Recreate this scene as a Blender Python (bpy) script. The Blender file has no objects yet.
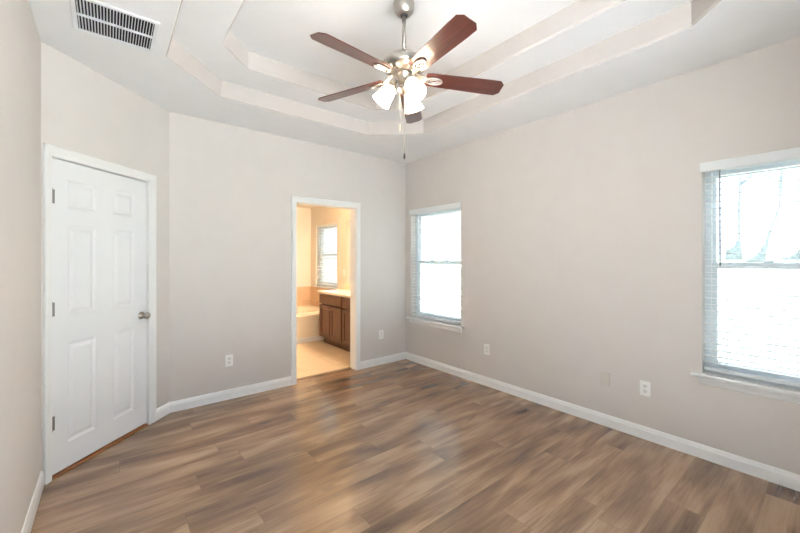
import bpy, bmesh, math, random
from mathutils import Vector, Matrix
random.seed(7)
PI = math.pi
SC = bpy.context.scene
COL = SC.collection

# ------------------------------------------------------------------ camera
cam_d = bpy.data.cameras.new('camera')
cam = bpy.data.objects.new('camera', cam_d)
COL.objects.link(cam)
cam.location = (-3.2363, -3.86, 1.3981)
cam.rotation_euler = (PI / 2, 0, math.radians(-39.026))
cam_d.sensor_width = 36.0
cam_d.lens = 358.8 / 800 * 36
cam_d.shift_y = -7.5 / 800
cam_d.clip_start = 0.02
SC.camera = cam

# ------------------------------------------------------------------ view
SC.view_settings.view_transform = 'Standard'
SC.view_settings.look = 'None'
SC.view_settings.gamma = 1.0
SC.view_settings.use_curve_mapping = False
SC.view_settings.exposure = 1.06

# ------------------------------------------------------------------ light strengths
SKY = 1.5            # overcast daylight outside
SUN = 98.0
SHADE_GLOW = 13.0     # frosted glass shades of the fan light
BULB = 25.0
VANITY_GLOW = 150.0   # vanity lamp globes in the bathroom
WARM = (1.0, 0.78, 0.54)
FAN_WARM = (1.0, 0.80, 0.58)

world = bpy.data.worlds.new('sky')
SC.world = world
world.use_nodes = True
nt = world.node_tree
nt.nodes.clear()
w_out = nt.nodes.new('ShaderNodeOutputWorld')
w_bg = nt.nodes.new('ShaderNodeBackground')
w_tc = nt.nodes.new('ShaderNodeTexCoord')
w_sx = nt.nodes.new('ShaderNodeSeparateXYZ')
w_cr = nt.nodes.new('ShaderNodeValToRGB')
w_cr.color_ramp.elements[0].position = 0.0
w_cr.color_ramp.elements[0].color = (0.76, 0.89, 1.0, 1)
w_cr.color_ramp.elements[1].position = 1.0
w_cr.color_ramp.elements[1].color = (0.70, 0.85, 1.0, 1)
nt.links.new(w_tc.outputs['Generated'], w_sx.inputs[0])
nt.links.new(w_sx.outputs['Z'], w_cr.inputs['Fac'])
nt.links.new(w_cr.outputs['Color'], w_bg.inputs['Color'])
w_bg.inputs['Strength'].default_value = SKY
nt.links.new(w_bg.outputs[0], w_out.inputs[0])


# sun from behind the house: it lights the ground and trees outside and never enters the rooms
sun_d = bpy.data.lights.new('sun', 'SUN')
sun_d.energy = SUN
sun_d.angle = math.radians(1.5)
sun_d.color = (0.93, 0.97, 1.0)
sun = bpy.data.objects.new('sun', sun_d)
COL.objects.link(sun)
sun.rotation_euler = Vector((-0.28, 0.22, 0.93)).to_track_quat('Z', 'Y').to_euler()


def portal(name, loc, rot, sx, sy):
    d = bpy.data.lights.new(name, 'AREA')
    d.shape = 'RECTANGLE'
    d.size, d.size_y = sx, sy
    d.cycles.is_portal = True
    o = bpy.data.objects.new(name, d)
    o.location = loc
    o.rotation_euler = rot
    COL.objects.link(o)
    return o


# portals only guide the sampling of the daylight that comes through the openings
portal('window_portal', (0.19, -0.56, 1.325), (0, PI / 2, 0), 1.5, 0.95)
portal('window_portal', (0.19, -3.69, 1.325), (0, PI / 2, 0), 1.5, 0.95)
portal('window_portal', (0.19, 2.39, 1.465), (0, PI / 2, 0), 1.25, 0.9)

# unglazed opening added in the wall behind the camera for fill daylight
portal('fill_opening_portal', (-2.36, -4.42, 1.06), (PI / 2, 0, PI), 1.94, 2.1)

# ------------------------------------------------------------------ dimensions
H = 2.74
XL, YB, XA = -3.5625, -0.752, -2.8106
YF = -4.25
S2 = math.sqrt(0.5)
DLEN = 1.0634

# ------------------------------------------------------------------ materials


def srgb(r, g, b):
    def f(c):
        c /= 255.0
        return c / 12.92 if c <= 0.04045 else ((c + 0.055) / 1.055) ** 2.4
    return (f(r), f(g), f(b), 1.0)


class NT:
    def __init__(self, name):
        self.m = bpy.data.materials.new(name)
        self.m.use_nodes = True
        self.t = self.m.node_tree
        self.t.nodes.clear()
        self.out = self.t.nodes.new('ShaderNodeOutputMaterial')

    def n(self, kind, **kw):
        nd = self.t.nodes.new(kind)
        for k, v in kw.items():
            setattr(nd, k, v)
        return nd

    def set(self, sock, v):
        if hasattr(v, 'is_output') or isinstance(v, bpy.types.NodeSocket):
            self.t.links.new(v, sock)
        else:
            sock.default_value = v

    def math(self, op, a, b=0.0, c=None):
        nd = self.n('ShaderNodeMath', operation=op)
        self.set(nd.inputs[0], a)
        self.set(nd.inputs[1], b)
        if c is not None:
            self.set(nd.inputs[2], c)
        return nd.outputs[0]

    def mix(self, fac, a, b, mode='MIX'):
        nd = self.n('ShaderNodeMix', data_type='RGBA', blend_type=mode)
        self.set(nd.inputs[0], fac)
        self.set(nd.inputs[6], a)
        self.set(nd.inputs[7], b)
        return nd.outputs[2]

    def ramp(self, fac, stops):
        nd = self.n('ShaderNodeValToRGB')
        el = nd.color_ramp.elements
        while len(el) < len(stops):
            el.new(0.5)
        for e, (p, c) in zip(el, stops):
            e.position = p
            e.color = c
        self.set(nd.inputs[0], fac)
        return nd.outputs[0]

    def noise(self, vec, scale, detail=3.0, rough=0.5, dist=0.0):
        nd = self.n('ShaderNodeTexNoise')
        if vec is not None:
            self.set(nd.inputs['Vector'], vec)
        nd.inputs['Scale'].default_value = scale
        nd.inputs['Detail'].default_value = detail
        nd.inputs['Roughness'].default_value = rough
        nd.inputs['Distortion'].default_value = dist
        return nd.outputs['Fac']

    def coord(self):
        return self.n('ShaderNodeTexCoord').outputs['Object']

    def combine(self, x, y, z):
        nd = self.n('ShaderNodeCombineXYZ')
        for i, v in enumerate((x, y, z)):
            self.set(nd.inputs[i], v)
        return nd.outputs[0]

    def bump(self, height, strength=0.1, dist=0.01):
        nd = self.n('ShaderNodeBump')
        nd.inputs['Strength'].default_value = strength
        nd.inputs['Distance'].default_value = dist
        self.set(nd.inputs['Height'], height)
        return nd.outputs[0]

    def pbr(self, color, rough=0.5, metal=0.0, normal=None, spec=0.5, coat=0.0, emit=None, estr=0.0):
        b = self.n('ShaderNodeBsdfPrincipled')
        self.set(b.inputs['Base Color'], color)
        self.set(b.inputs['Roughness'], rough)
        b.inputs['Metallic'].default_value = metal
        b.inputs['Specular IOR Level'].default_value = spec
        b.inputs['Coat Weight'].default_value = coat
        if emit is not None:
            b.inputs['Emission Color'].default_value = emit
            b.inputs['Emission Strength'].default_value = estr
        if normal is not None:
            self.set(b.inputs['Normal'], normal)
        self.t.links.new(b.outputs[0], self.out.inputs[0])
        return self.m


def plain(name, color, rough=0.5, metal=0.0, spec=0.5, coat=0.0, var=0.03, scale=6.0, bump=0.0, bscale=200.0):
    k = NT(name)
    co = k.coord()
    nz = k.noise(co, scale, 3)
    dark = tuple(c * (1 - var) for c in color[:3]) + (1,)
    lite = tuple(min(1, c * (1 + var)) for c in color[:3]) + (1,)
    c = k.ramp(nz, [(0.3, dark), (0.7, lite)])
    nm = k.bump(k.noise(co, bscale, 2), bump, 0.002) if bump else None
    return k.pbr(c, rough, metal, nm, spec, coat)


M = {}
M['wall'] = plain('greige_wall_paint', srgb(210, 204, 199), 0.6, spec=0.3, var=0.012, bump=0.12, bscale=160)
M['cream_wall'] = plain('cream_wall_paint', srgb(230, 221, 208), 0.6, spec=0.3, var=0.012, bump=0.1, bscale=160)
M['ceiling'] = plain('white_ceiling_paint', srgb(241, 241, 241), 0.75, spec=0.2, var=0.012, bump=0.35, bscale=55)
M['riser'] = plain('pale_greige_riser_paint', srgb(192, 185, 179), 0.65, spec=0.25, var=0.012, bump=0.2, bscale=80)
M['trim'] = plain('white_trim_paint', srgb(238, 238, 237), 0.3, spec=0.5, var=0.008)
M['door'] = plain('white_door_paint', srgb(238, 239, 240), 0.32, spec=0.5, var=0.008, bump=0.03, bscale=90)
M['vinyl'] = plain('white_window_vinyl', srgb(236, 242, 246), 0.3, var=0.01)
M['slat'] = plain('white_blind_slat', srgb(232, 234, 235), 0.35, var=0.01)
M['wand'] = plain('grey_clear_wand', srgb(120, 118, 122), 0.2, var=0.02)
M['plate'] = plain('white_plate_plastic', srgb(240, 239, 236), 0.3, var=0.01)
M['blank'] = plain('beige_painted_plate', srgb(206, 198, 190), 0.45, var=0.01)
M['socket'] = plain('white_socket_plastic', srgb(226, 224, 221), 0.35, var=0.01)
M['slot'] = plain('grey_slot', srgb(150, 148, 146), 0.6, var=0.02)
M['black'] = plain('black_slot', srgb(30, 29, 28), 0.6, var=0.02)
M['vent_shade'] = plain('painted_vent_shade', srgb(22, 26, 32), 0.8, var=0.05)  # near-black stands in for the shade inside the vent
M['oak'] = plain('orange_oak_threshold', srgb(158, 102, 58), 0.45, var=0.15, scale=30)
M['tub'] = plain('cream_tub_acrylic', srgb(238, 226, 204), 0.2, var=0.01)
M['counter'] = plain('cream_cultured_marble', srgb(240, 230, 208), 0.2, var=0.03, scale=9)
M['transition'] = plain('brown_transition_strip', srgb(120, 96, 76), 0.4, var=0.08, scale=20)
M['white_enamel'] = plain('white_vent_enamel', srgb(234, 236, 237), 0.4, var=0.01)
M['fob'] = plain('pale_wood_fob', srgb(232, 214, 190), 0.4, var=0.04)
M['dark_fob'] = plain('dark_wood_fob', srgb(62, 40, 30), 0.4, var=0.05)
M['chain'] = plain('brass_chain', srgb(170, 158, 140), 0.35, metal=0.8, var=0.02)
M['bark'] = plain('grey_bark', srgb(150, 156, 162), 0.9, var=0.3, scale=12, bump=0.5, bscale=30)
M['leaf'] = plain('green_leaf', srgb(140, 152, 138), 0.6, var=0.25, scale=3)
M['mulch'] = plain('brown_mulch', srgb(80, 72, 66), 0.95, var=0.4, scale=25, bump=0.6, bscale=40)
M['ground'] = plain('dry_pale_lawn', srgb(48, 53, 45), 0.95, var=0.15, scale=4, bump=0.5, bscale=60)
M['bounce_slab'] = plain('pale_concrete', srgb(214, 216, 218), 0.9, var=0.04)  # pale slab added out of view as a daylight reflector
M['roof'] = plain('roof_shingle', srgb(90, 88, 86), 0.9, var=0.15, scale=8)


def brushed(name, color, rough):
    k = NT(name)
    co = k.coord()
    sp = k.n('ShaderNodeSeparateXYZ')
    k.set(sp.inputs[0], co)
    v = k.combine(sp.outputs[0], sp.outputs[1], k.math('MULTIPLY', sp.outputs[2], 30))
    nz = k.noise(v, 20, 2)
    r = k.math('MULTIPLY_ADD', nz, 0.12, rough)
    return k.pbr(color, r, 1.0)


M['nickel'] = brushed('brushed_nickel', srgb(172, 166, 158), 0.30)
M['hinge'] = brushed('satin_nickel_hinge', srgb(150, 148, 146), 0.3)


def wood_blade():
    k = NT('cherry_fan_blade_veneer')
    co = k.coord()
    sp = k.n('ShaderNodeSeparateXYZ')
    k.set(sp.inputs[0], co)
    v = k.combine(k.math('MULTIPLY', sp.outputs[0], 3.0), k.math('MULTIPLY', sp.outputs[1], 45.0), 0.0)
    nz = k.noise(v, 1.0, 4, 0.6, 0.6)
    c = k.ramp(nz, [(0.25, srgb(50, 24, 20)), (0.5, srgb(72, 36, 29)), (0.75, srgb(92, 50, 40))])
    return k.pbr(c, 0.30, 0.0, None, 0.5, 0.25)


M['blade'] = wood_blade()


def cabinet_wood():
    k = NT('espresso_cabinet_wood')
    co = k.coord()
    sp = k.n('ShaderNodeSeparateXYZ')
    k.set(sp.inputs[0], co)
    v = k.combine(k.math('MULTIPLY', sp.outputs[0], 30.0), k.math('MULTIPLY', sp.outputs[1], 30.0), k.math('MULTIPLY', sp.outputs[2], 3.0))
    nz = k.noise(v, 1.0, 4, 0.6, 0.4)
    c = k.ramp(nz, [(0.25, srgb(82, 50, 34)), (0.75, srgb(112, 74, 52))])
    return k.pbr(c, 0.35, 0.0, None, 0.5)


M['cabinet'] = cabinet_wood()


def plank_floor():
    k = NT('brown_vinyl_plank')
    co = k.coord()
    sp = k.n('ShaderNodeSeparateXYZ')
    k.set(sp.inputs[0], co)
    X, Y = sp.outputs[0], sp.outputs[1]
    W, L = 0.18, 1.22
    yw = k.math('DIVIDE', k.math('ADD', Y, 10.05), W)
    row = k.math('FLOOR', yw)
    wn = k.n('ShaderNodeTexWhiteNoise', noise_dimensions='1D')
    k.set(wn.inputs['W'], row)
    xl = k.math('ADD', k.math('DIVIDE', k.math('ADD', X, 10.0), L), k.math('MULTIPLY', wn.outputs['Value'], 7.3))
    cl = k.math('FLOOR', xl)
    wn2 = k.n('ShaderNodeTexWhiteNoise', noise_dimensions='2D')
    k.set(wn2.inputs['Vector'], k.combine(row, cl, 0.0))
    rnd = wn2.outputs['Value']
    off = k.math('MULTIPLY', rnd, 37.0)
    # long soft streaks, cathedral figure, fine grain
    v1 = k.combine(k.math('MULTIPLY_ADD', X, 1.4, off), k.math('MULTIPLY_ADD', Y, 7.0, off), off)
    n1 = k.noise(v1, 1.0, 2, 0.5, 0.4)
    v2 = k.combine(k.math('MULTIPLY_ADD', X, 4.0, off), k.math('MULTIPLY_ADD', Y, 75.0, off), off)
    n2 = k.noise(v2, 1.0, 4, 0.65, 0.5)
    v3 = k.combine(k.math('MULTIPLY_ADD', X, 3.0, off), k.math('MULTIPLY_ADD', Y, 8.0, off), off)
    n3 = k.noise(v3, 1.0, 3, 0.55, 0.6)          # knots
    tone = k.math('ADD', k.math('MULTIPLY_ADD', n1, 1.10, -0.13),
                  k.math('MULTIPLY_ADD', n2, 0.46, -0.23))
    tone = k.math('ADD', tone, k.math('MULTIPLY_ADD', rnd, 0.10, -0.05))
    c = k.ramp(tone, [(0.14, srgb(84, 62, 46)), (0.36, srgb(124, 97, 72)), (0.56, srgb(153, 124, 96)), (0.84, srgb(178, 151, 122))])
    knot = k.ramp(n3, [(0.27, (1, 1, 1, 1)), (0.35, (0, 0, 0, 1))])
    c = k.mix(k.math('MULTIPLY', knot, 0.5), c, srgb(86, 65, 50))
    # seams
    fy = k.math('FRACT', yw)
    fx = k.math('FRACT', xl)
    ey = k.math('MINIMUM', fy, k.math('SUBTRACT', 1.0, fy))
    ex = k.math('MINIMUM', fx, k.math('SUBTRACT', 1.0, fx))
    seam = k.math('MAXIMUM', k.math('LESS_THAN', ey, 0.006), k.math('LESS_THAN', ex, 0.0011))
    c = k.mix(k.math('MULTIPLY', seam, 0.45), c, srgb(60, 46, 38))
    rough = k.math('MULTIPLY_ADD', n2, 0.12, 0.16)
    h = k.math('SUBTRACT', k.math('MULTIPLY', n2, 0.5), k.math('MULTIPLY', seam, 0.8))
    return k.pbr(c, rough, 0.0, k.bump(h, 0.12, 0.002), 0.5, 0.28)


M['planks'] = plank_floor()


def tile(name, size_x, size_y, c1, c2, grout, ox=0.0, oy=0.0, axes=(0, 1), gw=0.006):
    k = NT(name)
    co = k.coord()
    sp = k.n('ShaderNodeSeparateXYZ')
    k.set(sp.inputs[0], co)
    A, B = sp.outputs[axes[0]], sp.outputs[axes[1]]
    a = k.math('DIVIDE', k.math('ADD', A, 10 + ox), size_x)
    b = k.math('DIVIDE', k.math('ADD', B, 10 + oy), size_y)
    wn = k.n('ShaderNodeTexWhiteNoise', noise_dimensions='2D')
    k.set(wn.inputs['Vector'], k.combine(k.math('FLOOR', a), k.math('FLOOR', b), 0.0))
    nz = k.noise(co, 5.0, 4, 0.6)
    f = k.math('ADD', k.math('MULTIPLY', nz, 0.7), k.math('MULTIPLY', wn.outputs['Value'], 0.3))
    c = k.ramp(f, [(0.25, c1), (0.75, c2)])
    fa, fb = k.math('FRACT', a), k.math('FRACT', b)
    ea = k.math('MINIMUM', fa, k.math('SUBTRACT', 1.0, fa))
    eb = k.math('MINIMUM', fb, k.math('SUBTRACT', 1.0, fb))
    g = k.math('MAXIMUM', k.math('LESS_THAN', ea, gw / size_x / 2), k.math('LESS_THAN', eb, gw / size_y / 2))
    c = k.mix(g, c, grout)
    return k.pbr(c, 0.3, 0.0, k.bump(k.math('MULTIPLY', g, -1.0), 0.3, 0.002), 0.5)


M['floor_tile'] = tile('beige_floor_tile', 0.46, 0.46, srgb(205, 182, 152), srgb(222, 202, 174), srgb(168, 146, 120), 0.10, 0.22)
M['wall_tile'] = tile('beige_wall_tile', 0.2, 0.2, srgb(206, 170, 138), srgb(222, 190, 158), srgb(226, 206, 182), 0.0, 0.03, (0, 2), 0.004)
M['wall_tile_side'] = tile('beige_side_wall_tile', 0.2, 0.2, srgb(206, 170, 138), srgb(222, 190, 158), srgb(226, 206, 182), 0.0, 0.03, (1, 2), 0.004)


def glass():
    k = NT('clear_window_glass')
    tr = k.n('ShaderNodeBsdfTransparent')
    tr.inputs[0].default_value = (0.95, 0.97, 0.97, 1)
    gl = k.n('ShaderNodeBsdfGlossy')
    gl.inputs['Roughness'].default_value = 0.02
    lw = k.n('ShaderNodeLayerWeight')
    lw.inputs['Blend'].default_value = 0.15
    mx = k.n('ShaderNodeMixShader')
    k.set(mx.inputs[0], k.math('MULTIPLY', lw.outputs['Fresnel'], 0.6))
    k.set(mx.inputs[1], tr.outputs[0])
    k.set(mx.inputs[2], gl.outputs[0])
    k.t.links.new(mx.outputs[0], k.out.inputs[0])
    return k.m


M['glass'] = glass()


def mirror():
    k = NT('silvered_mirror')
    return k.pbr((0.9, 0.9, 0.9, 1), 0.02, 1.0)


M['mirror'] = mirror()


def glow(name, base, colr, strength, rough=0.4):
    k = NT(name)
    return k.pbr(base, rough, emit=colr + (1,), estr=strength)


M['shade'] = glow('lit_frosted_glass_shade', (0.85, 0.83, 0.8, 1), FAN_WARM, SHADE_GLOW)
M['bulb'] = glow('lit_bulb', (0.9, 0.9, 0.9, 1), FAN_WARM, BULB)
M['globe'] = glow('lit_vanity_globe', (0.9, 0.88, 0.85, 1), WARM, VANITY_GLOW)

# ------------------------------------------------------------------ mesh helpers


class MB:
    """Collects shapes, then links them as one mesh object."""

    def __init__(self):
        self.bm = bmesh.new()
        self.smooth = set()

    def _add(self, verts, faces, smooth=False):
        vs = [self.bm.verts.new(v) for v in verts]
        for f in faces:
            try:
                fc = self.bm.faces.new([vs[i] for i in f])
                fc.smooth = smooth
            except ValueError:
                pass
        return vs

    def box(self, x0, x1, y0, y1, z0, z1, bevel=0.0, seg=2, mat=None):
        pts = [(x, y, z) for x in (x0, x1) for y in (y0, y1) for z in (z0, z1)]
        if mat is not None:
            pts = [tuple(mat @ Vector(p)) for p in pts]
        fs = [(0, 1, 3, 2), (4, 6, 7, 5), (0, 4, 5, 1), (2, 3, 7, 6), (0, 2, 6, 4), (1, 5, 7, 3)]
        vs = self._add(pts, fs)
        if bevel > 0:
            es = {e for v in vs for e in v.link_edges}
            bmesh.ops.bevel(self.bm, geom=list(es), offset=bevel, segments=seg, profile=0.5, affect='EDGES')
        return self

    def rings(self, rings, cap=True, smooth=True, closed=True):
        """Loft a list of equally long vertex rings."""
        n = len(rings[0])
        vs = []
        for r in rings:
            vs.append([self.bm.verts.new(p) for p in r])
        for a, b in zip(vs, vs[1:]):
            m = n if closed else n - 1
            for i in range(m):
                j = (i + 1) % n
                try:
                    f = self.bm.faces.new((a[i], a[j], b[j], b[i]))
                    f.smooth = smooth
                except ValueError:
                    pass
        if cap:
            for r in (vs[0], vs[-1]):
                try:
                    self.bm.faces.new(r)
                except ValueError:
                    pass
        return self

    def lathe(self, prof, mat=None, n=32, cap=True):
        mat = mat or Matrix.Identity(4)
        rs = []
        for r, z in prof:
            r = max(r, 1e-4)
            rs.append([tuple(mat @ Vector((r * math.cos(2 * PI * i / n), r * math.sin(2 * PI * i / n), z))) for i in range(n)])
        return self.rings(rs, cap)

    def tube(self, pts, rad, n=10, closed=False):
        pts = [Vector(p) for p in pts]
        rs = []
        cnt = len(pts)
        for i, p in enumerate(pts):
            r = rad[i] if isinstance(rad, (list, tuple)) else rad
            if closed:
                t = (pts[(i + 1) % cnt] - pts[i - 1]).normalized()
            else:
                t = (pts[min(i + 1, cnt - 1)] - pts[max(i - 1, 0)]).normalized()
            up = Vector((0, 0, 1)) if abs(t.z) < 0.95 else Vector((1, 0, 0))
            a = t.cross(up).normalized()
            b = a.cross(t).normalized()
            rs.append([tuple(p + r * (math.cos(2 * PI * k / n) * a + math.sin(2 * PI * k / n) * b)) for k in range(n)])
        if closed:
            rs.append(rs[0])
            self.rings(rs, cap=False)
            bmesh.ops.remove_doubles(self.bm, verts=self.bm.verts, dist=1e-5)
            return self
        return self.rings(rs)

    def prism(self, poly, z0, z1, mat=None, bevel=0.0):
        mat = mat or Matrix.Identity(4)
        lo = [tuple(mat @ Vector((x, y, z0))) for x, y in poly]
        hi = [tuple(mat @ Vector((x, y, z1))) for x, y in poly]
        n = len(poly)
        fs = [tuple(range(n))[::-1], tuple(range(n, 2 * n))] + [(i, (i + 1) % n, n + (i + 1) % n, n + i) for i in range(n)]
        vs = self._add(lo + hi, fs)
        if bevel > 0:
            es = {e for v in vs for e in v.link_edges}
            bmesh.ops.bevel(self.bm, geom=list(es), offset=bevel, segments=2, profile=0.5, affect='EDGES')
        return self

    def sweep(self, path, prof, to3d, closed=False):
        """path: 2-D polyline; prof: (o, h) pairs, o = distance to the left of the path; to3d(x, y, h) gives the point."""
        n = len(path)
        P = [Vector(p) for p in path]
        rs = []
        for i in range(n):
            ns = []
            if i > 0 or closed:
                d = (P[i] - P[i - 1]).normalized()
                ns.append(Vector((-d.y, d.x)))
            if i < n - 1 or closed:
                d = (P[(i + 1) % n] - P[i]).normalized()
                ns.append(Vector((-d.y, d.x)))
            if len(ns) == 2:
                m = (ns[0] + ns[1]).normalized()
                m = m / max(0.2, m.dot(ns[0]))
            else:
                m = ns[0]
            rs.append([tuple(to3d(P[i].x + o * m.x, P[i].y + o * m.y, h)) for o, h in prof])
        if closed:
            rs.append(rs[0])
        return self.rings(rs, cap=not closed, smooth=False)

    def build(self, name, mat, parent=None, loc=None, rot=None):
        bmesh.ops.recalc_face_normals(self.bm, faces=self.bm.faces)
        me = bpy.data.meshes.new(name)
        self.bm.to_mesh(me)
        self.bm.free()
        me.materials.append(mat)
        o = bpy.data.objects.new(name, me)
        COL.objects.link(o)
        if loc is not None:
            o.location = loc
        if rot is not None:
            o.rotation_euler = rot
        if parent is not None:
            o.parent = parent
        return o


def tag(o, label=None, cat=None, group=None, kind=None):
    if label:
        o['label'] = label
    if cat:
        o['category'] = cat
    if group:
        o['group'] = group
    if kind:
        o['kind'] = kind
    return o


def struct(o, label=None, cat=None):
    return tag(o, label, cat, None, 'structure')


def empty(name, loc=(0, 0, 0), rot=(0, 0, 0)):
    o = bpy.data.objects.new(name, None)
    o.empty_display_size = 0.1
    COL.objects.link(o)
    o.location = loc
    o.rotation_euler = rot
    return o


def copy_tree(o, parent=None):
    c = o.copy()
    COL.objects.link(c)
    c.parent = parent
    for ch in list(o.children):
        copy_tree(ch, c)
    return c


class Frame:
    """Local wall frame: s along the wall, n outward (away from the room), z up."""

    def __init__(self, a, u, n):
        self.a, self.u, self.n = Vector(a), Vector(u), Vector(n)

    def __call__(self, s, n, z):
        p = self.a + s * self.u + n * self.n
        return (p.x, p.y, z)

    def mat(self):
        m = Matrix.Identity(4)
        m[0][0], m[1][0] = self.u
        m[0][1], m[1][1] = self.n
        m[0][3], m[1][3] = self.a
        return m


F_BACK = Frame((0, 0), (-1, 0), (0, 1))
F_RIGHT = Frame((0, 0), (0, -1), (1, 0))
F_DIAG = Frame((XA, 0), (-S2, -S2), (-S2, S2))
F_LEFT = Frame((XL, YB), (0, -1), (-1, 0))
F_FRONT = Frame((XL, YF), (1, 0), (0, -1))
F_BRIGHT = Frame((0, 3.05), (0, -1), (1, 0))
F_BBACK = Frame((-2.4, 3.05), (1, 0), (0, 1))
F_BLEFT = Frame((-2.4, 0.12), (0, 1), (-1, 0))


def wall(name, fr, length, thick, openings=(), z1=H + 0.02, mat='wall', s0=0.0, label=None, n0=0.0):
    ss = sorted({s0, length} | {v for o in openings for v in o[:2]})
    zs = sorted({0.0, z1} | {v for o in openings for v in o[2:]})
    mb = MB()
    solid = {}
    for i in range(len(ss) - 1):
        for j in range(len(zs) - 1):
            cs, cz = (ss[i] + ss[i + 1]) / 2, (zs[j] + zs[j + 1]) / 2
            solid[i, j] = not any(o[0] < cs < o[1] and o[2] < cz < o[3] for o in openings)
    for (i, j), on in solid.items():
        if not on:
            continue
        a, b, c, d = ss[i], ss[i + 1], zs[j], zs[j + 1]
        for n in (n0, thick):
            mb._add([fr(a, n, c), fr(b, n, c), fr(b, n, d), fr(a, n, d)], [(0, 1, 2, 3)])
        for (di, dj), (p, q) in {(-1, 0): ((a, c), (a, d)), (1, 0): ((b, c), (b, d)), (0, -1): ((a, c), (b, c)), (0, 1): ((a, d), (b, d))}.items():
            if not solid.get((i + di, j + dj), False):
                mb._add([fr(p[0], n0, p[1]), fr(q[0], n0, q[1]), fr(q[0], thick, q[1]), fr(p[0], thick, p[1])], [(0, 1, 2, 3)])
    bmesh.ops.remove_doubles(mb.bm, verts=mb.bm.verts, dist=1e-5)
    return struct(mb.build(name, M[mat]), label, 'wall')


# ------------------------------------------------------------------ structure: shell
OPEN_BATH = (0.809, 1.622, 0.0, 2.052)
WIN1 = (0.107, 1.012, 0.60, 2.05)
WIN2 = (3.237, 4.142, 0.60, 2.05)
WIN3 = (0.23, 1.09, 0.86, 2.07)
DOOR = (0.232, 1.019, 0.0, 2.06)

wall('wall_back', F_BACK, 3.72, 0.12, [OPEN_BATH], label='greige far wall with the bathroom doorway')
wall('wall_right', F_RIGHT, 4.25, 0.16, [WIN1, WIN2], label='greige right-hand wall with the two blinded windows')
wall('wall_diagonal', F_DIAG, DLEN, 0.11, [DOOR], label='greige angled corner wall holding the white panel door')
wall('wall_left', F_LEFT, YB - YF, 0.16, [], s0=-0.752, label='greige left wall running past the hinge side of the door')
wall('wall_front', F_FRONT, -XL, 0.14, [(0.25, 2.15, 0.04, 2.08)], s0=-0.16, label='greige wall behind the camera')  # opening added out of view so more daylight fills the room
wall('wall_bathroom_right', F_BRIGHT, 2.93, 0.16, [WIN3], z1=2.46, mat='cream_wall', label='cream bathroom wall with the small window and vanity')
wall('wall_bathroom_back', F_BBACK, 2.4, 0.14, [], z1=2.46, mat='cream_wall', label='cream bathroom wall behind the tub')
wall('wall_bathroom_left', F_BLEFT, 2.93, 0.12, [], z1=2.46, mat='cream_wall', label='cream bathroom wall on the left')
# bathroom-side face of the shared wall is cream
wall('wall_bathroom_front', Frame((0, 0.12), (-1, 0), (0, 1)), 2.4, 0.006, [OPEN_BATH], z1=2.44, mat='cream_wall', n0=0.0005, label='cream bathroom side of the doorway wall')

struct(MB().box(-3.72, 0.0, YF, 0.12, -0.1, 0.0).build('floor', M['planks']), 'brown wood-look plank floor', 'floor')
struct(MB().box(-2.4, 0.0, 0.12, 3.05, -0.1, 0.0).build('floor_bathroom', M['floor_tile']), 'beige square tile floor seen through the doorway', 'floor')
struct(MB().box(-2.5, 0.02, 0.12, 3.15, 2.44, 2.54).build('ceiling_bathroom', M['cream_wall']), 'cream bathroom ceiling', 'ceiling')
struct(MB().box(-1.604, -0.827, 0.10, 0.145, 0.0, 0.006, 0.002).build('trim_5', M['transition']), 'thin strip between plank floor and bathroom tile', 'trim')


def octagon(x0, x1, y0, y1, c):
    return [(x0 + c, y0), (x1 - c, y0), (x1, y0 + c), (x1, y1 - c), (x1 - c, y1), (x0 + c, y1), (x0, y1 - c), (x0, y0 + c)]


def make_ceiling():
    mb = MB()
    bm = mb.bm
    o1 = octagon(-2.935, -0.625, -3.73, -0.615, 0.42)
    d = 0.31
    o2 = octagon(-2.935 + d, -0.625 - d, -3.73 + d, -0.615 - d, 0.42 - d * (2 - math.sqrt(2)))
    Z1, Z2 = 2.885, 3.03
    rect = [(-3.74, -4.40), (0.16, -4.40), (0.16, 0.12), (-3.74, 0.12)]

    def loop(pts, z):
        return [bm.verts.new((x, y, z)) for x, y in pts]

    def edges(vs):
        n = len(vs)
        out = []
        for i in range(n):
            a, b = vs[i], vs[(i + 1) % n]
            out.append(bm.edges.get((a, b)) or bm.edges.new((a, b)))
        return out

    R = loop(rect, H)
    A = loop(o1, H)
    B = loop(o1, Z1)
    C = loop(o2, Z1)
    D = loop(o2, Z2)
    n = 8
    for lo, hi in ((A, B), (C, D)):
        for i in range(n):
            j = (i + 1) % n
            bm.faces.new((lo[i], lo[j], hi[j], hi[i]))
    for i in range(n):
        j = (i + 1) % n
        bm.faces.new((B[i], B[j], C[j], C[i]))
    bm.faces.new(D)
    # flat rim: quads/tris from octagon to rectangle corners
    corner = {0: 0, 1: 1, 2: 1, 3: 2, 4: 2, 5: 3, 6: 3, 7: 0}
    for i in range(n):
        j = (i + 1) % n
        ca, cb = corner[i], corner[j]
        if ca == cb:
            bm.faces.new((A[i], A[j], R[ca]))
        else:
            bm.faces.new((A[i], A[j], R[cb], R[ca]))
    es = edges(A) + edges(C)
    bmesh.ops.bevel(bm, geom=es, offset=0.016, segments=4, profile=0.5, affect='EDGES')
    bmesh.ops.recalc_face_normals(bm, faces=bm.faces)
    return mb


ceil = struct(make_ceiling().build('ceiling', M['ceiling']), 'white ceiling with a two-step raised tray and greige risers', 'ceiling')
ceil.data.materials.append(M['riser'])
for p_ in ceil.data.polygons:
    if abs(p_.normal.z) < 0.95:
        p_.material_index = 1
struct(MB().box(-4.0, 0.35, -4.6, 3.4, 3.10, 3.2).build('ceiling_roof', M['roof']), 'roof over the rooms', 'roof')

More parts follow.
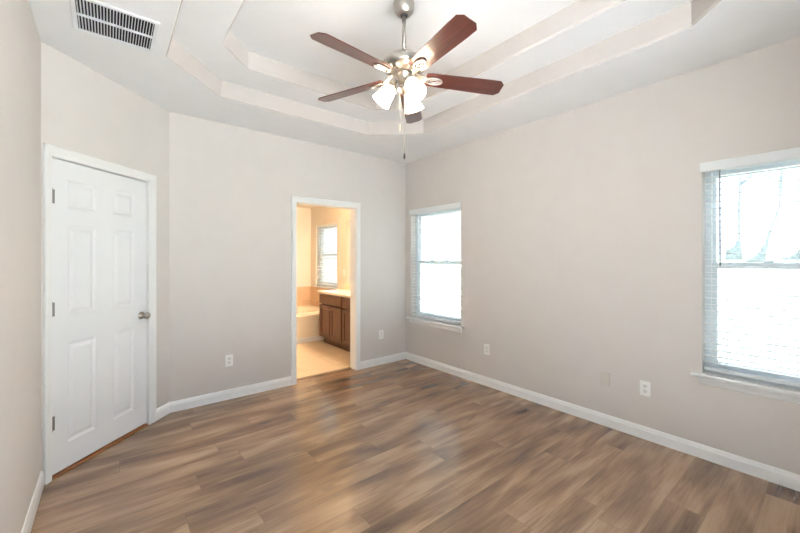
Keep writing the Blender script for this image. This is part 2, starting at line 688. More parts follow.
# ------------------------------------------------------------------ baseboards
BASE = [(0.0, 0.0), (0.014, 0.0), (0.014, 0.066), (0.011, 0.074), (0.009, 0.084), (0.005, 0.094), (0.0, 0.096)]


def baseboard(name, path, label):
    mb = MB()
    mb.sweep(path, BASE, lambda x, y, h: (x, y, h))
    return struct(mb.build(name, M['trim']), label, 'baseboard')


dp = F_DIAG(0.170, 0, 0)[:2]
dq = F_DIAG(1.052, 0, 0)[:2]
# path direction keeps the room on the left-hand side
baseboard('baseboard_back', [(-1.667, 0), (XA, 0), dp], 'white baseboard from the door casing to the bathroom doorway')
baseboard('baseboard_right', [(0, YF), (0, 0), (-0.764, 0)], 'white baseboard under the two windows')
baseboard('baseboard_left', [(XL, YB - 0.003), (XL, YF), (0, YF)], 'white baseboard along the left wall')

# ------------------------------------------------------------------ door casings and jambs
CAS = [(0.0, 0.0), (0.0, 0.011), (0.006, 0.014), (0.020, 0.014), (0.030, 0.017), (0.050, 0.018), (0.058, 0.016), (0.060, 0.012), (0.060, 0.0)]


def casing(mb, fr, s_in0, s_in1, z_in, w0, w1, wt):
    """Three mitred boards round an opening; widths may differ per side."""
    # left (small s) leg
    for (p, w) in ((0, w0), (1, w1), (2, wt)):
        prof = [(o / 0.06, h) for o, h in CAS]
        if p == 0:
            rs = [[fr(s_in0 - w0 * t, -h, 0.0) for t, h in prof], [fr(s_in0 - w0 * t, -h, z_in + wt * t) for t, h in prof]]
        elif p == 1:
            rs = [[fr(s_in1 + w1 * t, -h, 0.0) for t, h in prof], [fr(s_in1 + w1 * t, -h, z_in + wt * t) for t, h in prof]]
        else:
            rs = [[fr(s_in0 - w0 * t, -h, z_in + wt * t) for t, h in prof], [fr(s_in1 + w1 * t, -h, z_in + wt * t) for t, h in prof]]
        mb.rings(rs, cap=True, smooth=False)


# bathroom doorway: jamb boards + casing on both sides
mb = MB()
casing(mb, F_BACK, 0.823, 1.606, 2.038, 0.059, 0.060, 0.066)
struct(mb.build('trim_1', M['trim']), 'white casing round the bathroom doorway', 'door casing')
mb = MB()
fr = F_BACK
m = fr.mat()
mb.box(0.809, 0.829, 0.0, 0.126, 0, 2.052, mat=m)
mb.box(1.602, 1.622, 0.0, 0.126, 0, 2.052, mat=m)
mb.box(0.829, 1.602, 0.0, 0.126, 2.034, 2.052, mat=m)
struct(mb.build('trim_2', M['trim']), 'white jamb lining the bathroom doorway', 'door jamb')

# corner door: jambs with stop, casing
mb = MB()
casing(mb, F_DIAG, 0.243, 1.008, 2.048, 0.076, 0.043, 0.070)
struct(mb.build('trim_3', M['trim']), 'white casing round the closed panel door', 'door casing')
mb = MB()
m = F_DIAG.mat()
mb.box(0.232, 0.245, 0.0, 0.11, 0, 2.06, mat=m)
mb.box(1.006, 1.019, 0.0, 0.11, 0, 2.06, mat=m)
mb.box(0.245, 1.006, 0.0, 0.11, 2.047, 2.06, mat=m)
mb.box(0.245, 0.257, 0.046, 0.08, 0, 2.047, mat=m)
mb.box(0.994, 1.006, 0.046, 0.08, 0, 2.047, mat=m)
mb.box(0.257, 0.994, 0.046, 0.08, 2.035, 2.047, mat=m)
struct(mb.build('trim_4', M['trim']), 'white jamb and stop behind the panel door', 'door jamb')
struct(MB().box(0.245, 1.006, -0.006, 0.10, 0.0, 0.012, 0.003, mat=F_DIAG.mat()).build('trim_6', M['oak']), 'orange-brown wood strip under the panel door', 'threshold')


# ------------------------------------------------------------------ panel door
def make_door():
    s0, s1, z0, z1, n0, n1 = 0.251, 1.000, 0.024, 2.040, 0.006, 0.041
    fr = F_DIAG
    ss = [s0, 0.372, 0.563, 0.697, 0.897, s1]
    zs = [z0, 0.185, 0.845, 1.025, 1.62, 1.735, 1.92, z1]
    mb = MB()
    for n, sg in ((n0, 1), (n1, -1)):
        for i in range(5):
            for j in range(7):
                a, b, c, d = ss[i], ss[i + 1], zs[j], zs[j + 1]
                if i in (1, 3) and j in (1, 3, 5):
                    steps = [(0.0, 0.0), (0.003, 0.005), (0.012, 0.011), (0.021, 0.012), (0.040, 0.003), (0.046, 0.002)]
                    rs = []
                    for o, dep in steps:
                        rs.append([fr(a + o, n + sg * dep, c + o), fr(b - o, n + sg * dep, c + o), fr(b - o, n + sg * dep, d - o), fr(a + o, n + sg * dep, d - o)])
                    vs = [[mb.bm.verts.new(p) for p in r] for r in rs]
                    for A, B in zip(vs, vs[1:]):
                        for k in range(4):
                            mb.bm.faces.new((A[k], A[(k + 1) % 4], B[(k + 1) % 4], B[k]))
                    mb.bm.faces.new(vs[-1])
                else:
                    mb._add([fr(a, n, c), fr(b, n, c), fr(b, n, d), fr(a, n, d)], [(0, 1, 2, 3)])
    for s in (s0, s1):
        mb._add([fr(s, n0, z0), fr(s, n1, z0), fr(s, n1, z1), fr(s, n0, z1)], [(0, 1, 2, 3)])
    for z in (z0, z1):
        mb._add([fr(s0, n0, z), fr(s0, n1, z), fr(s1, n1, z), fr(s1, n0, z)], [(0, 1, 2, 3)])
    bmesh.ops.remove_doubles(mb.bm, verts=mb.bm.verts, dist=1e-5)
    return mb


door = struct(make_door().build('door_1', M['door']), 'closed white six-panel door in the angled corner wall', 'door')
# knob on the latch side: axis points into the room
kb = Matrix.Translation(F_DIAG(0.306, 0.006, 0.932)) @ Vector((S2, -S2, 0)).to_track_quat('Z', 'Y').to_matrix().to_4x4()
mb = MB()
mb.lathe([(0.0, 0.0), (0.031, 0.0), (0.032, 0.004), (0.026, 0.009), (0.013, 0.012), (0.011, 0.03), (0.014, 0.036), (0.024, 0.043), (0.0275, 0.053), (0.026, 0.063), (0.018, 0.070), (0.0, 0.072)], kb, 28)
tag(mb.build('door_knob', M['nickel'], door), 'round brushed nickel door knob')
for hz in (1.797, 1.076, 0.35):
    mb = MB()
    c = F_DIAG(1.006, -0.003, 0)
    mb.lathe([(0.006, hz - 0.045), (0.006, hz + 0.045)], Matrix.Translation((c[0], c[1], 0)), 12)
    mb.lathe([(0.0075, hz + 0.045), (0.006, hz + 0.050), (0.002, hz + 0.054)], Matrix.Translation((c[0], c[1], 0)), 12)
    mb.box(0.980, 1.0055, 0.0035, 0.0065, hz - 0.044, hz + 0.044, mat=F_DIAG.mat())
    tag(mb.build('hinge', M['hinge'], door), 'grey metal hinge')


# ------------------------------------------------------------------ windows
def make_window(name, fr, op, z0, z1, label, rail_z):
    s0, s1 = op
    m = fr.mat()
    n0, n1 = 0.095, 0.155
    f = MB()
    w = 0.035
    f.box(s0, s0 + w, n0, n1, z0, z1, 0.003, mat=m)
    f.box(s1 - w, s1, n0, n1, z0, z1, 0.003, mat=m)
    f.box(s0 + w, s1 - w, n0, n1, z1 - w, z1, 0.003, mat=m)
    f.box(s0 + w, s1 - w, n0, n1, z0, z0 + 0.03, 0.003, mat=m)
    win = struct(f.build(name, M['vinyl']), label, 'window')
    a, b = s0 + w, s1 - w
    for (nm, na, nb, za, zb, sw, bw) in (('upper_sash', 0.128, 0.150, rail_z - 0.02, z1 - w, 0.022, 0.04), ('lower_sash', 0.100, 0.124, z0 + 0.03, rail_z + 0.022, 0.032, 0.045)):
        q = MB()
        q.box(a, a + sw, na, nb, za, zb, 0.002, mat=m)
        q.box(b - sw, b, na, nb, za, zb, 0.002, mat=m)
        q.box(a + sw, b - sw, na, nb, zb - 0.042, zb, 0.002, mat=m)
        q.box(a + sw, b - sw, na, nb, za, za + bw, 0.002, mat=m)
        sash = q.build(nm, M['vinyl'], win)
        g = MB()
        nm2 = (na + nb) / 2
        g.box(a + sw, b - sw, nm2 - 0.002, nm2 + 0.002, za + bw, zb - 0.042, mat=m)
        g.build('pane', M['glass'], sash)
    l = MB()
    for q in (0.34, 0.66):
        sc_ = a + (b - a) * q
        l.box(sc_ - 0.025, sc_ + 0.025, 0.094, 0.118, rail_z + 0.022, rail_z + 0.034, 0.003, mat=m)
    l.build('sash_lock', M['vinyl'], win)
    return win


def add_sill(win, fr, op, z0):
    s0, s1 = op
    m = fr.mat()
    q = MB()
    q.box(s0 - 0.055, s1 + 0.055, -0.045, 0.0, z0 - 0.024, z0, 0.006, mat=m)
    q.box(s0, s1, 0.0, 0.095, z0 - 0.012, z0 + 0.003, mat=m)
    q.build('window_sill', M['trim'], win)
    p = MB()
    s_a, s_b = s0 - 0.018, s1 + 0.018
    prof = [(0.0, z0 - 0.024), (0.016, z0 - 0.024), (0.016, z0 - 0.045), (0.011, z0 - 0.056), (0.007, z0 - 0.074), (0.0, z0 - 0.077)]
    p.rings([[fr(s_a, -h, z) for h, z in prof], [fr(s_b, -h, z) for h, z in prof]], cap=True, smooth=False)
    p.build('window_apron', M['trim'], win)


w1 = make_window('window_1', F_RIGHT, WIN1[:2], 0.60, 2.05, 'white single-hung window nearest the far corner', 1.352)
add_sill(w1, F_RIGHT, WIN1[:2], 0.60)
w2 = make_window('window_2', F_RIGHT, WIN2[:2], 0.60, 2.05, 'white single-hung window at the right edge of the photo', 1.352)
add_sill(w2, F_RIGHT, WIN2[:2], 0.60)
w3 = make_window('window_3', F_BRIGHT, WIN3[:2], 0.86, 2.07, 'small white window in the bathroom', 1.47)
q = MB()
q.box(WIN3[0] - 0.04, WIN3[1] + 0.04, -0.03, 0.095, 0.838, 0.862, 0.005, mat=F_BRIGHT.mat())
q.build('window_sill', M['trim'], w3)


# ------------------------------------------------------------------ blinds
def make_blind(fr, op, z0, z1, label, wand=True, valance=True, wand_s=0.08, tilt=0.0):
    s0, s1 = op
    m = fr.mat()
    base = fr((s0 + s1) / 2, 0.045, z1)
    root = empty('window_blind', base)
    inv = Matrix.Translation([-c for c in base])
    a, b = s0 + 0.008, s1 - 0.008

    def fin(mb, name, mat, lab=None):
        mb.bm.transform(inv)
        o = mb.build(name, M[mat], root)
        if lab:
            o['label'] = lab
        return o
    h = MB()
    h.box(a, b, 0.018, 0.068, z1 - 0.042, z1 - 0.003, 0.002, mat=m)
    fin(h, 'headrail', 'slat')
    if valance:
        v = MB()
        v.box(s0 - 0.009, s1 + 0.007, -0.020, -0.008, z1 - 0.045, z1 + 0.020, 0.004, mat=m)
        v.box(s0 - 0.009, s0 + 0.002, -0.009, -0.001, z1 - 0.045, z1 + 0.020, 0.002, mat=m)
        v.box(s1 - 0.004, s1 + 0.007, -0.009, -0.001, z1 - 0.045, z1 + 0.020, 0.002, mat=m)
        fin(v, 'valance', 'slat')
    sl = MB()
    pitch = 0.0448
    z = z1 - 0.075
    zb = z0 + 0.062
    while z > zb:
        # gently crowned slat
        prof = []
        for k in range(5):
            t = -1 + k * 0.5
            prof.append((0.043 + 0.0245 * t, z + tilt * 0.0245 * t + 0.0022 * (1 - t * t)))
        ring = [p for p in prof] + [(n_, z_ - 0.0036) for n_, z_ in reversed(prof)]
        sl.rings([[fr(a, n_, z_) for n_, z_ in ring], [fr(b, n_, z_) for n_, z_ in ring]], cap=True, smooth=False)
        z -= pitch
    fin(sl, 'slats', 'slat')
    br = MB()
    br.box(a, b, 0.019, 0.067, z0 + 0.020, z0 + 0.040, 0.004, mat=m)
    fin(br, 'bottom_rail', 'slat')
    for q in (0.14, 0.5, 0.86):
        cc = MB()
        sc_ = a + (b - a) * q
        for n_ in (0.0175, 0.0685):
            cc.tube([fr(sc_, n_, z1 - 0.04), fr(sc_, n_, z0 + 0.03)], 0.0008, 5)
        fin(cc, 'ladder_cord', 'slat')
    if wand:
        wd = MB()
        wd.tube([fr(s0 + wand_s, 0.006, z1 - 0.035), fr(s0 + wand_s + 0.002, 0.004, z1 - 0.70)], 0.0042, 8)
        wd.tube([fr(s0 + wand_s, 0.020, z1 - 0.030), fr(s0 + wand_s, 0.006, z1 - 0.035)], 0.002, 6)
        fin(wd, 'tilt_wand', 'wand', 'grey tilt wand')
    return tag(root, label, 'window blind')


make_blind(F_RIGHT, WIN1[:2], 0.60, 2.05, 'white horizontal slat blind in the window nearest the far corner', wand=False)
make_blind(F_RIGHT, WIN2[:2], 0.60, 2.05, 'white horizontal slat blind with grey wand, cut off by the right edge', wand_s=0.094)
make_blind(F_BRIGHT, WIN3[:2], 0.87, 2.07, 'small white slat blind in the bathroom window above the tub', wand=False, valance=False, tilt=0.5)


# ------------------------------------------------------------------ outlets and plates
def make_outlet(fr, s, z, label, kind='duplex', group=None):
    base = fr(s, 0, z)
    root = empty('wall_outlet' if kind != 'blank' else 'blank_wall_plate', base)
    m = Matrix.Translation([-c for c in base]) @ fr.mat()
    w, h = (0.0365, 0.058)
    p = MB()
    p.box(s - w, s + w, -0.009 if kind == 'blank' else -0.007, -0.0003, z - h, z + h, 0.0035, mat=m)
    p.build('plate', M['blank'] if kind == 'blank' else M['plate'], root)
    if kind == 'duplex':
        for dz in (-0.0195, 0.0195):
            q = MB()
            q.prism([(0.0165 * math.cos(t) * 1.0, 0.0145 * math.sin(t)) for t in [2 * PI * k / 20 for k in range(20)]], 0, 0.0022,
                    Matrix.Translation(Vector(fr(s, -0.0072, z + dz)) - Vector(base)) @ Vector((-fr.n.x, -fr.n.y, 0)).to_track_quat('Z', 'Y').to_matrix().to_4x4())
            so = q.build('socket', M['socket'], root)
            k = MB()
            for ds in (-0.006, 0.006):
                k.box(s + ds - 0.0014, s + ds + 0.0014, -0.0102, -0.0090, z + dz - 0.003, z + dz + 0.006, mat=m)
            k.box(s - 0.0024, s + 0.0024, -0.0102, -0.0090, z + dz - 0.010, z + dz - 0.006, mat=m)
            k.build('slots', M['slot'], so)
    elif kind == 'rocker':
        q = MB()
        q.box(s - 0.0165, s + 0.0165, -0.0095, -0.0068, z - 0.033, z + 0.033, 0.001, mat=m)
        q.build('rocker', M['socket'], root)
    else:
        for dz in (-0.042, 0.042):
            q = MB()
            q.box(s - 0.003, s + 0.003, -0.0085, -0.0068, z + dz - 0.003, z + dz + 0.003, 0.001, mat=m)
            q.build('screw', M['blank'], root)
    return tag(root, label, 'wall plate' if kind == 'blank' else ('light switch' if kind == 'rocker' else 'outlet'), group)


make_outlet(F_BACK, 2.306, 0.385, 'white outlet on the far wall left of the bathroom doorway', group='white wall outlets')
make_outlet(F_BACK, 0.432, 0.395, 'white outlet between the bathroom doorway and the room corner', group='white wall outlets')
make_outlet(F_RIGHT, 1.391, 0.402, 'white outlet on the right wall just past the far window', group='white wall outlets')
make_outlet(F_RIGHT, 2.895, 0.393, 'white outlet beside the beige blank plate, left of the near window', group='white wall outlets')
make_outlet(F_RIGHT, 2.607, 0.390, 'beige blank plate painted like the wall, left of a white outlet', 'blank')

# ------------------------------------------------------------------ ceiling vent
vr = empty('ceiling_vent', (-3.204, -1.24, H))
vx, vy, bw_ = 0.170, 0.165, 0.022
f = MB()
zt, zb = -0.001, -0.013
f.box(-vx - bw_, vx + bw_, -vy - bw_, -vy, zb, zt, 0.003)
f.box(-vx - bw_, vx + bw_, vy, vy + bw_, zb, zt, 0.003)
f.box(-vx - bw_, -vx, -vy, vy, zb, zt, 0.003)
f.box(vx, vx + bw_, -vy, vy, zb, zt, 0.003)
f.box(-vx, vx, -0.006, 0.006, zb, zt, 0.002)
f.build('frame', M['white_enamel'], vr)
b_ = MB()
b_.box(-vx, vx, -vy, vy, -0.0025, -0.0008)
b_.build('backing', M['vent_shade'], vr)  # flat plate with the cavity's shade painted in behind the louvers
for ya, yb_ in ((-vy, -0.006), (0.006, vy)):
    lv = MB()
    nl = 25
    for k in range(nl):
        x = -vx + (k + 0.5) * 2 * vx / nl
        rot = Matrix.Translation((x, 0, -0.0075)) @ Matrix.Rotation(0.35, 4, 'Y')
        lv.box(-0.0008, 0.0008, ya, yb_, -0.0055, 0.0055, mat=rot)
    lv.build('louvers', M['white_enamel'], vr)
tag(vr, 'white louvred air vent on the ceiling above the panel door', 'ceiling vent')

# ------------------------------------------------------------------ ceiling fan
FX, FY, BZ = -1.7787, -2.1022, 2.534
fan = empty('ceiling_fan', (FX, FY, 3.03))


def fz(z):
    return z - 3.03


def fl(prof):
    return [(r, fz(z)) for r, z in prof]


MB().lathe(fl([(0.030, 3.0295), (0.066, 3.0295), (0.068, 3.02), (0.066, 2.995), (0.060, 2.975), (0.047, 2.957), (0.040, 2.948), (0.020, 2.948)]), n=40).build('canopy', M['nickel'], fan)
tag(MB().lathe(fl([(0.004, 2.957), (0.021, 2.955), (0.024, 2.947), (0.019, 2.937), (0.013, 2.934)]), n=24).build('hanger_ball', M['black'], fan), 'black ball under the canopy')
MB().lathe(fl([(0.0135, 2.945), (0.0135, 2.715)]), n=20).build('downrod', M['nickel'], fan)
MB().lathe(fl([(0.0, 2.722), (0.020, 2.722), (0.023, 2.715), (0.026, 2.696), (0.055, 2.690), (0.085, 2.682), (0.108, 2.669), (0.118, 2.659), (0.119, 2.654), (0.126, 2.652), (0.134, 2.640), (0.137, 2.628), (0.135, 2.616), (0.126, 2.601), (0.102, 2.588), (0.070, 2.580), (0.0, 2.578)]), n=56).build('motor_housing', M['nickel'], fan)
MB().lathe(fl([(0.0, 2.580), (0.052, 2.578), (0.055, 2.570), (0.050, 2.560), (0.038, 2.552), (0.035, 2.500), (0.042, 2.496), (0.042, 2.470), (0.034, 2.458), (0.018, 2.450), (0.010, 2.442), (0.0, 2.440)]), n=36).build('switch_housing', M['nickel'], fan)

BLADE = [(0.140, -0.050), (0.175, -0.056), (0.56, -0.066), (0.632, -0.066), (0.660, -0.038), (0.660, 0.038), (0.632, 0.066), (0.56, 0.066), (0.175, 0.056), (0.140, 0.050)]


def make_blade():
    b = MB()
    b.prism(BLADE, -0.003, 0.003, bevel=0.0012)
    bl = b.build('blade', M['blade'], fan)
    a = MB()
    # open oval loop under the blade root and the arm that joins it to the motor
    loop = []
    for k in range(28):
        t = 2 * PI * k / 28
        loop.append((0.197 + 0.052 * math.cos(t), 0.026 * math.sin(t), -0.009))
    a.tube(loop, 0.0062, 8, closed=True)
    inner = []
    for k in range(20):
        t = 2 * PI * k / 20
        inner.append((0.197 + 0.026 * math.cos(t), 0.010 * math.sin(t), -0.008))
    a.tube(inner, 0.004, 8, closed=True)
    a.tube([(0.247, 0, -0.008), (0.222, 0, -0.008)], 0.004, 8)
    a.tube([(0.173, 0, -0.008), (0.147, 0, -0.009)], 0.005, 8)
    a.tube([(0.151, 0.0, -0.009), (0.132, 0, -0.006), (0.115, 0, 0.004), (0.096, 0, 0.020), (0.075, 0, 0.030)], [0.013, 0.012, 0.011, 0.012, 0.014], 10)
    for sg in (-1, 1):
        a.tube([(0.155, 0.016 * sg, -0.009), (0.135, 0.018 * sg, -0.004), (0.112, 0.014 * sg, 0.010), (0.09, 0.010 * sg, 0.024)], 0.0055, 8)
    tag(a.build('blade_arm', M['nickel'], bl), 'nickel blade bracket with an open oval loop')
    return bl


blade0 = make_blade()
for k in range(5):
    bl = blade0 if k == 0 else copy_tree(blade0, fan)
    ang = math.radians(42.77 + 72 * k)
    bl.matrix_parent_inverse = Matrix.Identity(4)
    bl.location = (0, 0, fz(BZ) + 0.025)
    # clockwise edge higher
    bl.rotation_euler = (Matrix.Rotation(ang, 4, 'Z') @ Matrix.Rotation(math.radians(3.6 if k == 0 else 2.2), 4, 'Y') @ Matrix.Rotation(math.radians(-13.5), 4, 'X')).to_euler()


def make_shade():
    """Local frame: z runs from the neck (0) to the mouth; the arm reaches back to the hub."""
    s = MB()
    outer = [(0.024, 0.000), (0.033, 0.004), (0.040, 0.014), (0.044, 0.030), (0.048, 0.055), (0.052, 0.080), (0.057, 0.102), (0.062, 0.115)]
    inner = [(r - 0.003, z) for r, z in reversed(outer)]
    s.lathe(outer + inner, n=36, cap=False)
    sh = s.build('lamp_shade', M['shade'], fan)
    sh['label'] = 'lit frosted white bell shade'
    h = MB()
    h.lathe([(0.0, -0.056), (0.012, -0.054), (0.014, -0.034), (0.022, -0.022), (0.027, -0.008), (0.028, 0.004), (0.023, 0.006), (0.0, 0.004)], n=24)
    h.build('shade_fitter', M['nickel'], sh)
    b = MB()
    b.lathe([(0.0, 0.006), (0.012, 0.010), (0.014, 0.03), (0.022, 0.055), (0.024, 0.068), (0.020, 0.082), (0.010, 0.090), (0.0, 0.092)], n=20)
    b.build('bulb', M['bulb'], sh)
    return sh


sh0 = make_shade()
for k, az in enumerate((141, 261, 21)):
    sh = sh0 if k == 0 else copy_tree(sh0, fan)
    a = math.radians(az)
    ax = Vector((math.cos(a) * math.sin(math.radians(36)), math.sin(a) * math.sin(math.radians(36)), -math.cos(math.radians(36))))
    sh.location = (0.080 * math.cos(a), 0.080 * math.sin(a), fz(2.490))
    sh.rotation_euler = ax.to_track_quat('Z', 'Y').to_euler()
# pull chains, each with a fob
dn = Vector((math.sin(math.radians(39.026)), math.cos(math.radians(39.026)), 0))   # away from the photographer
rt = Vector((dn.y, -dn.x, 0))
for off, zend, flen, frad, fm, lab in ((rt * -0.026 + dn * -0.03, 2.245, 0.045, 0.0055, 'fob', 'short pull chain with a pale fob'), (rt * 0.002 + dn * -0.03, 2.062, 0.035, 0.006, 'dark_fob', 'long pull chain with a dark fob')):
    c = MB()
    c.tube([(off.x, off.y, fz(2.50)), (off.x, off.y, fz(zend))], 0.0016, 6)
    ch = c.build('pull_chain', M['chain'], fan)
    ch['label'] = lab
    g = MB()
    g.lathe([(0.002, fz(zend + 0.002)), (frad * 0.7, fz(zend - 0.004)), (frad, fz(zend - flen * 0.6)), (frad * 0.8, fz(zend - flen)), (0.001, fz(zend - flen - 0.002))], Matrix.Translation((off.x, off.y, 0)), 14)
    g.build('fob', M[fm], ch)
tag(fan, 'five-blade ceiling fan with cherry blades, nickel motor and lit glass shades', 'ceiling fan')

# ------------------------------------------------------------------ bathroom
# tub in a deck across the far end
tub_x0, tub_x1, tub_y0, tub_y1, tub_z = -1.75, -0.004, 1.78, 3.044, 0.455


def rrect(x0, x1, y0, y1, r, z, n=6):
    pts = []
    for cx, cy, a0 in ((x1 - r, y1 - r, 0), (x0 + r, y1 - r, PI / 2), (x0 + r, y0 + r, PI), (x1 - r, y0 + r, 1.5 * PI)):
        for k in range(n + 1):
            a = a0 + PI / 2 * k / n
            pts.append((cx + r * math.cos(a), cy + r * math.sin(a), z))
    return pts


tb = MB()
rs = [rrect(tub_x0, tub_x1, tub_y0 + 0.03, tub_y1, 0.01, 0.0), rrect(tub_x0, tub_x1, tub_y0 + 0.03, tub_y1, 0.01, tub_z - 0.04),
      rrect(tub_x0, tub_x1, tub_y0, tub_y1, 0.012, tub_z - 0.035), rrect(tub_x0, tub_x1, tub_y0, tub_y1, 0.012, tub_z - 0.006),
      rrect(tub_x0 + 0.006, tub_x1 - 0.006, tub_y0 + 0.006, tub_y1 - 0.006, 0.014, tub_z)]
for dx, dy, rad, z in ((0.20, 0.20, 0.28, tub_z), (0.215, 0.215, 0.27, tub_z + 0.014), (0.245, 0.245, 0.25, tub_z + 0.006), (0.28, 0.27, 0.23, tub_z - 0.12), (0.34, 0.32, 0.20, 0.14), (0.42, 0.38, 0.15, 0.10)):
    rs.append(rrect(tub_x0 + dx, tub_x1 - dx, tub_y0 + dy, tub_y1 - dy, rad, z))
tb.rings(rs, cap=True, smooth=False)
tub = tb.build('bathtub', M['tub'])
for p_ in tub.data.polygons:
    p_.use_smooth = False
tag(tub, 'cream built-in bathtub with wide deck at the back of the bathroom', 'bathtub')
bs = MB()
bs.sweep([(tub_x1, tub_y0 + 0.03), (tub_x0, tub_y0 + 0.03)], [(0.0, 0.0), (0.012, 0.0), (0.012, 0.07), (0.006, 0.085), (0.0, 0.088)], lambda x, y, h: (x, y, h))
bs.build('base_trim', M['trim'], tub)
struct(MB().box(-2.38, -0.012, 3.036, 3.0495, tub_z + 0.001, 0.835, 0.002).build('trim_7', M['wall_tile']), 'beige tile band on the wall behind the tub', 'tile surround')
struct(MB().box(-0.0125, -0.0005, 1.78, 3.035, tub_z + 0.001, 0.835, 0.002).build('trim_8', M['wall_tile_side']), 'beige tile band under the bathroom window', 'tile surround')


# vanity: two cabinet units under one worktop
def make_cabinet(y0, y1, doors, label):
    xf, xb = -0.52, -0.004
    root = empty('vanity_cabinet', ((xf + xb) / 2, (y0 + y1) / 2, 0))
    inv = Matrix.Translation([-c for c in root.location])

    def fin(mb, name, mat, par=None):
        mb.bm.transform(inv)
        return mb.build(name, M[mat], par or root)
    b = MB()
    b.box(xf + 0.055, xb, y0, y1, 0.10, 0.832, 0.002)
    fin(b, 'carcass', 'cabinet')
    t = MB()
    t.box(xf + 0.095, xb, y0 + 0.002, y1 - 0.002, 0.0, 0.10)
    fin(t, 'toe_kick', 'cabinet')
    dw = MB()
    dw.box(xf, xf + 0.0545, y0 + 0.018, y1 - 0.018, 0.672, 0.815, 0.004)
    fin(dw, 'drawer_front', 'cabinet')
    n = doors
    wd = (y1 - y0 - 0.036 - 0.026 * (n - 1)) / n
    for k in range(n):
        ya = y0 + 0.018 + k * (wd + 0.026)
        yb_ = ya + wd
        d = MB()
        # shaker style: stiles, rails, recessed flat panel
        za, zb_ = 0.125, 0.645
        st = 0.055
        d.box(xf, xf + 0.0545, ya, ya + st, za, zb_, 0.003)
        d.box(xf, xf + 0.0545, yb_ - st, yb_, za, zb_, 0.003)
        d.box(xf, xf + 0.0545, ya + st, yb_ - st, za, za + st, 0.003)
        d.box(xf, xf + 0.0545, ya + st, yb_ - st, zb_ - st, zb_, 0.003)
        d.box(xf + 0.012, xf + 0.0545, ya + st - 0.002, yb_ - st + 0.002, za + st - 0.002, zb_ - st + 0.002)
        do = fin(d, 'cabinet_door', 'cabinet')
        ky = yb_ - 0.028 if (k == 0 and n == 2) else ya + 0.028
        kn = MB()
        kn.lathe([(0.0, 0.0), (0.006, 0.0), (0.005, 0.012), (0.013, 0.018), (0.014, 0.024), (0.008, 0.029), (0.0, 0.030)],
                 Matrix.Translation((xf, ky, 0.60)) @ Matrix.Rotation(-PI / 2, 4, 'Y'), 16)
        fin(kn, 'knob', 'nickel', do)
    return tag(root, label, 'cabinet')


make_cabinet(0.89, 1.64, 2, 'dark brown two-door vanity cabinet nearest the tub')
make_cabinet(0.14, 0.888, 2, 'dark brown vanity cabinet half hidden by the doorway casing')
ct = MB()
ct.box(-0.545, -0.004, 0.13, 1.66, 0.834, 0.870, 0.006)
top = ct.build('vanity_worktop', M['counter'])
tag(top, 'cream vanity worktop lying across the dark cabinets', 'worktop')
sp_ = MB()
sp_.box(-0.024, -0.004, 0.13, 1.66, 0.870, 0.97, 0.004)
sp_.build('backsplash', M['counter'], top)
mr = MB()
mr.box(-0.010, -0.003, 0.14, 1.60, 0.975, 2.06, 0.001)
tag(mr.build('wall_mirror', M['mirror']), 'large frameless mirror above the vanity worktop', 'mirror')
make_outlet(F_BRIGHT, 1.35, 1.15, 'white switch on the bathroom wall between window and mirror', 'rocker')

vl = empty('vanity_light', (-0.004, 0.62, 2.2))
b_ = MB()
b_.box(-0.03, 0.0, -0.42, 0.42, -0.05, 0.05, 0.008)
b_.build('back_plate', M['nickel'], vl)
for k in range(4):
    y = -0.315 + 0.21 * k
    g = MB()
    g.lathe([(0.0, -0.05), (0.03, -0.043), (0.05, -0.015), (0.053, 0.01), (0.045, 0.035), (0.022, 0.052), (0.016, 0.058)], Matrix.Translation((-0.10, y, -0.01)), 20)
    gl = g.build('lamp_globe', M['globe'], vl)
    c = MB()
    c.tube([(-0.10, y, 0.045), (-0.10, y, 0.06), (-0.06, y, 0.06), (-0.028, y, 0.02)], 0.008, 8)
    c.build('lamp_arm', M['nickel'], gl)
tag(vl, 'lit four-globe lamp on the bathroom wall above the mirror', 'wall lamp')

# ------------------------------------------------------------------ outside
gm = MB()
gm.box(-40, 60, -50, 50, -0.60, -0.30)
struct(gm.build('ground', M['ground']), 'pale lawn outside the windows', 'ground')
gb = MB()
prof = [(2.2, -0.31), (3.2, -0.22), (4.6, 0.35), (6.0, 1.05), (7.0, 1.30), (9.0, 1.36), (40.0, 1.40), (40.0, -0.5), (2.2, -0.5)]
gb.rings([[(x, -40, z) for x, z in prof], [(x, 40, z) for x, z in prof]], cap=True, smooth=False)
struct(gb.build('ground_bank', M['ground']), 'grassy bank rising away from the house', 'ground')
bd = MB()
bd.box(0.18, 1.9, -8, 6, -0.305, -0.26, 0.02)
struct(bd.build('ground_bed', M['mulch']), 'dark mulch bed along the house wall', 'ground')


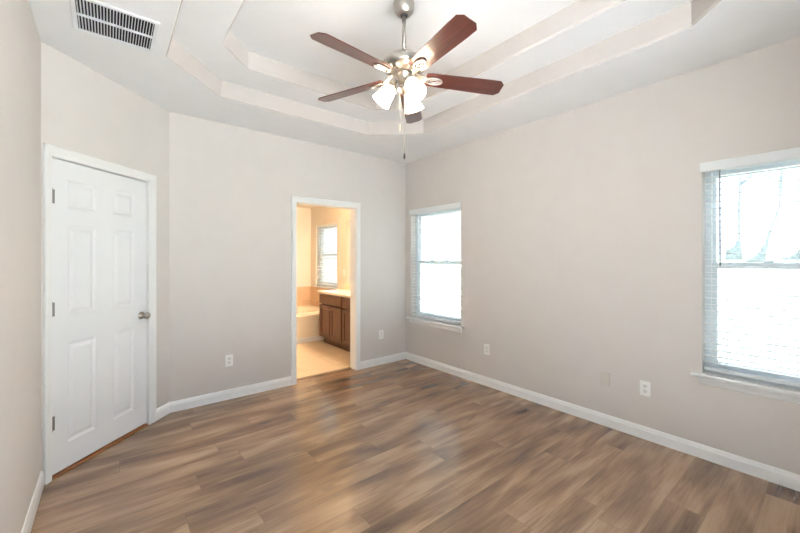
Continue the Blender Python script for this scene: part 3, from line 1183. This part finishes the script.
def make_tree(x, y, r, h, lean, seed, label):
    rnd = random.Random(seed)
    root = empty('tree', (x, y, 1.30))
    t = MB()
    pts, rad = [], []
    for k in range(9):
        f_ = k / 8
        pts.append((lean[0] * f_ + rnd.uniform(-.04, .04), lean[1] * f_ + rnd.uniform(-.04, .04), h * f_))
        rad.append(r * (1.25 if k == 0 else 1.0 - 0.65 * f_))
    t.tube(pts, rad, 12)
    tips = []
    for k in range(9):
        f_ = rnd.uniform(0.38, 0.98)
        i = int(f_ * 8)
        p0 = Vector(pts[i])
        a = rnd.uniform(0, 2 * PI)
        ln = rnd.uniform(0.9, 1.9) * (1.2 - 0.5 * f_)
        d = Vector((math.cos(a), math.sin(a), rnd.uniform(0.5, 1.1))).normalized()
        q = [p0 + d * ln * s_ + Vector((0, 0, 0.25 * s_ * s_)) for s_ in (0, 0.33, 0.66, 1)]
        r0 = r * (0.42 - 0.2 * f_)
        t.tube([tuple(v) for v in q], [r0, r0 * 0.8, r0 * 0.55, r0 * 0.25], 8)
        tips.append((q[1], q[3]))
    t.build('trunk', M['bark'], root)
    lf = MB()
    for a0, a1 in tips:
        for k in range(70):
            c = a0.lerp(a1, rnd.uniform(0.2, 1.15)) + Vector((rnd.gauss(0, .28), rnd.gauss(0, .28), rnd.gauss(0, .22)))
            e = Matrix.Translation(c) @ Matrix.Rotation(rnd.uniform(0, 6.3), 4, 'Z') @ Matrix.Rotation(rnd.uniform(-1, 1), 4, 'X')
            w_ = rnd.uniform(0.02, 0.035)
            l_ = w_ * 2.3
            lf._add([tuple(e @ Vector(p)) for p in ((-l_, 0, 0), (0, -w_, 0.006), (l_, 0, 0), (0, w_, 0.006))], [(0, 1, 2, 3)])
    lo = lf.build('foliage', M['leaf'], root)
    lo['kind'] = 'stuff'
    return tag(root, label, 'tree')


pt = MB()
pt.box(-5.0, 1.5, -8.0, -4.42, -0.299, -0.05, 0.01)  # added behind the camera to bounce sunlight up onto the ceiling
struct(pt.build('ground_bounce_slab', M['bounce_slab']), 'unseen pale concrete slab behind the camera, added to bounce daylight indoors', 'ground')
make_tree(7.95, -2.63, 0.125, 5.0, (1.10, -0.90), 3, 'tree with a leaning trunk seen through the middle of the near window')
make_tree(13.8, -2.90, 0.21, 6.5, (1.40, -1.10), 8, 'leaning tree cut off by the right edge of the photo, behind the near window')
make_tree(19.2, -0.70, 0.25, 9.0, (-0.2, -0.15), 5, 'upright tree standing farthest back, left of both leaning trees')
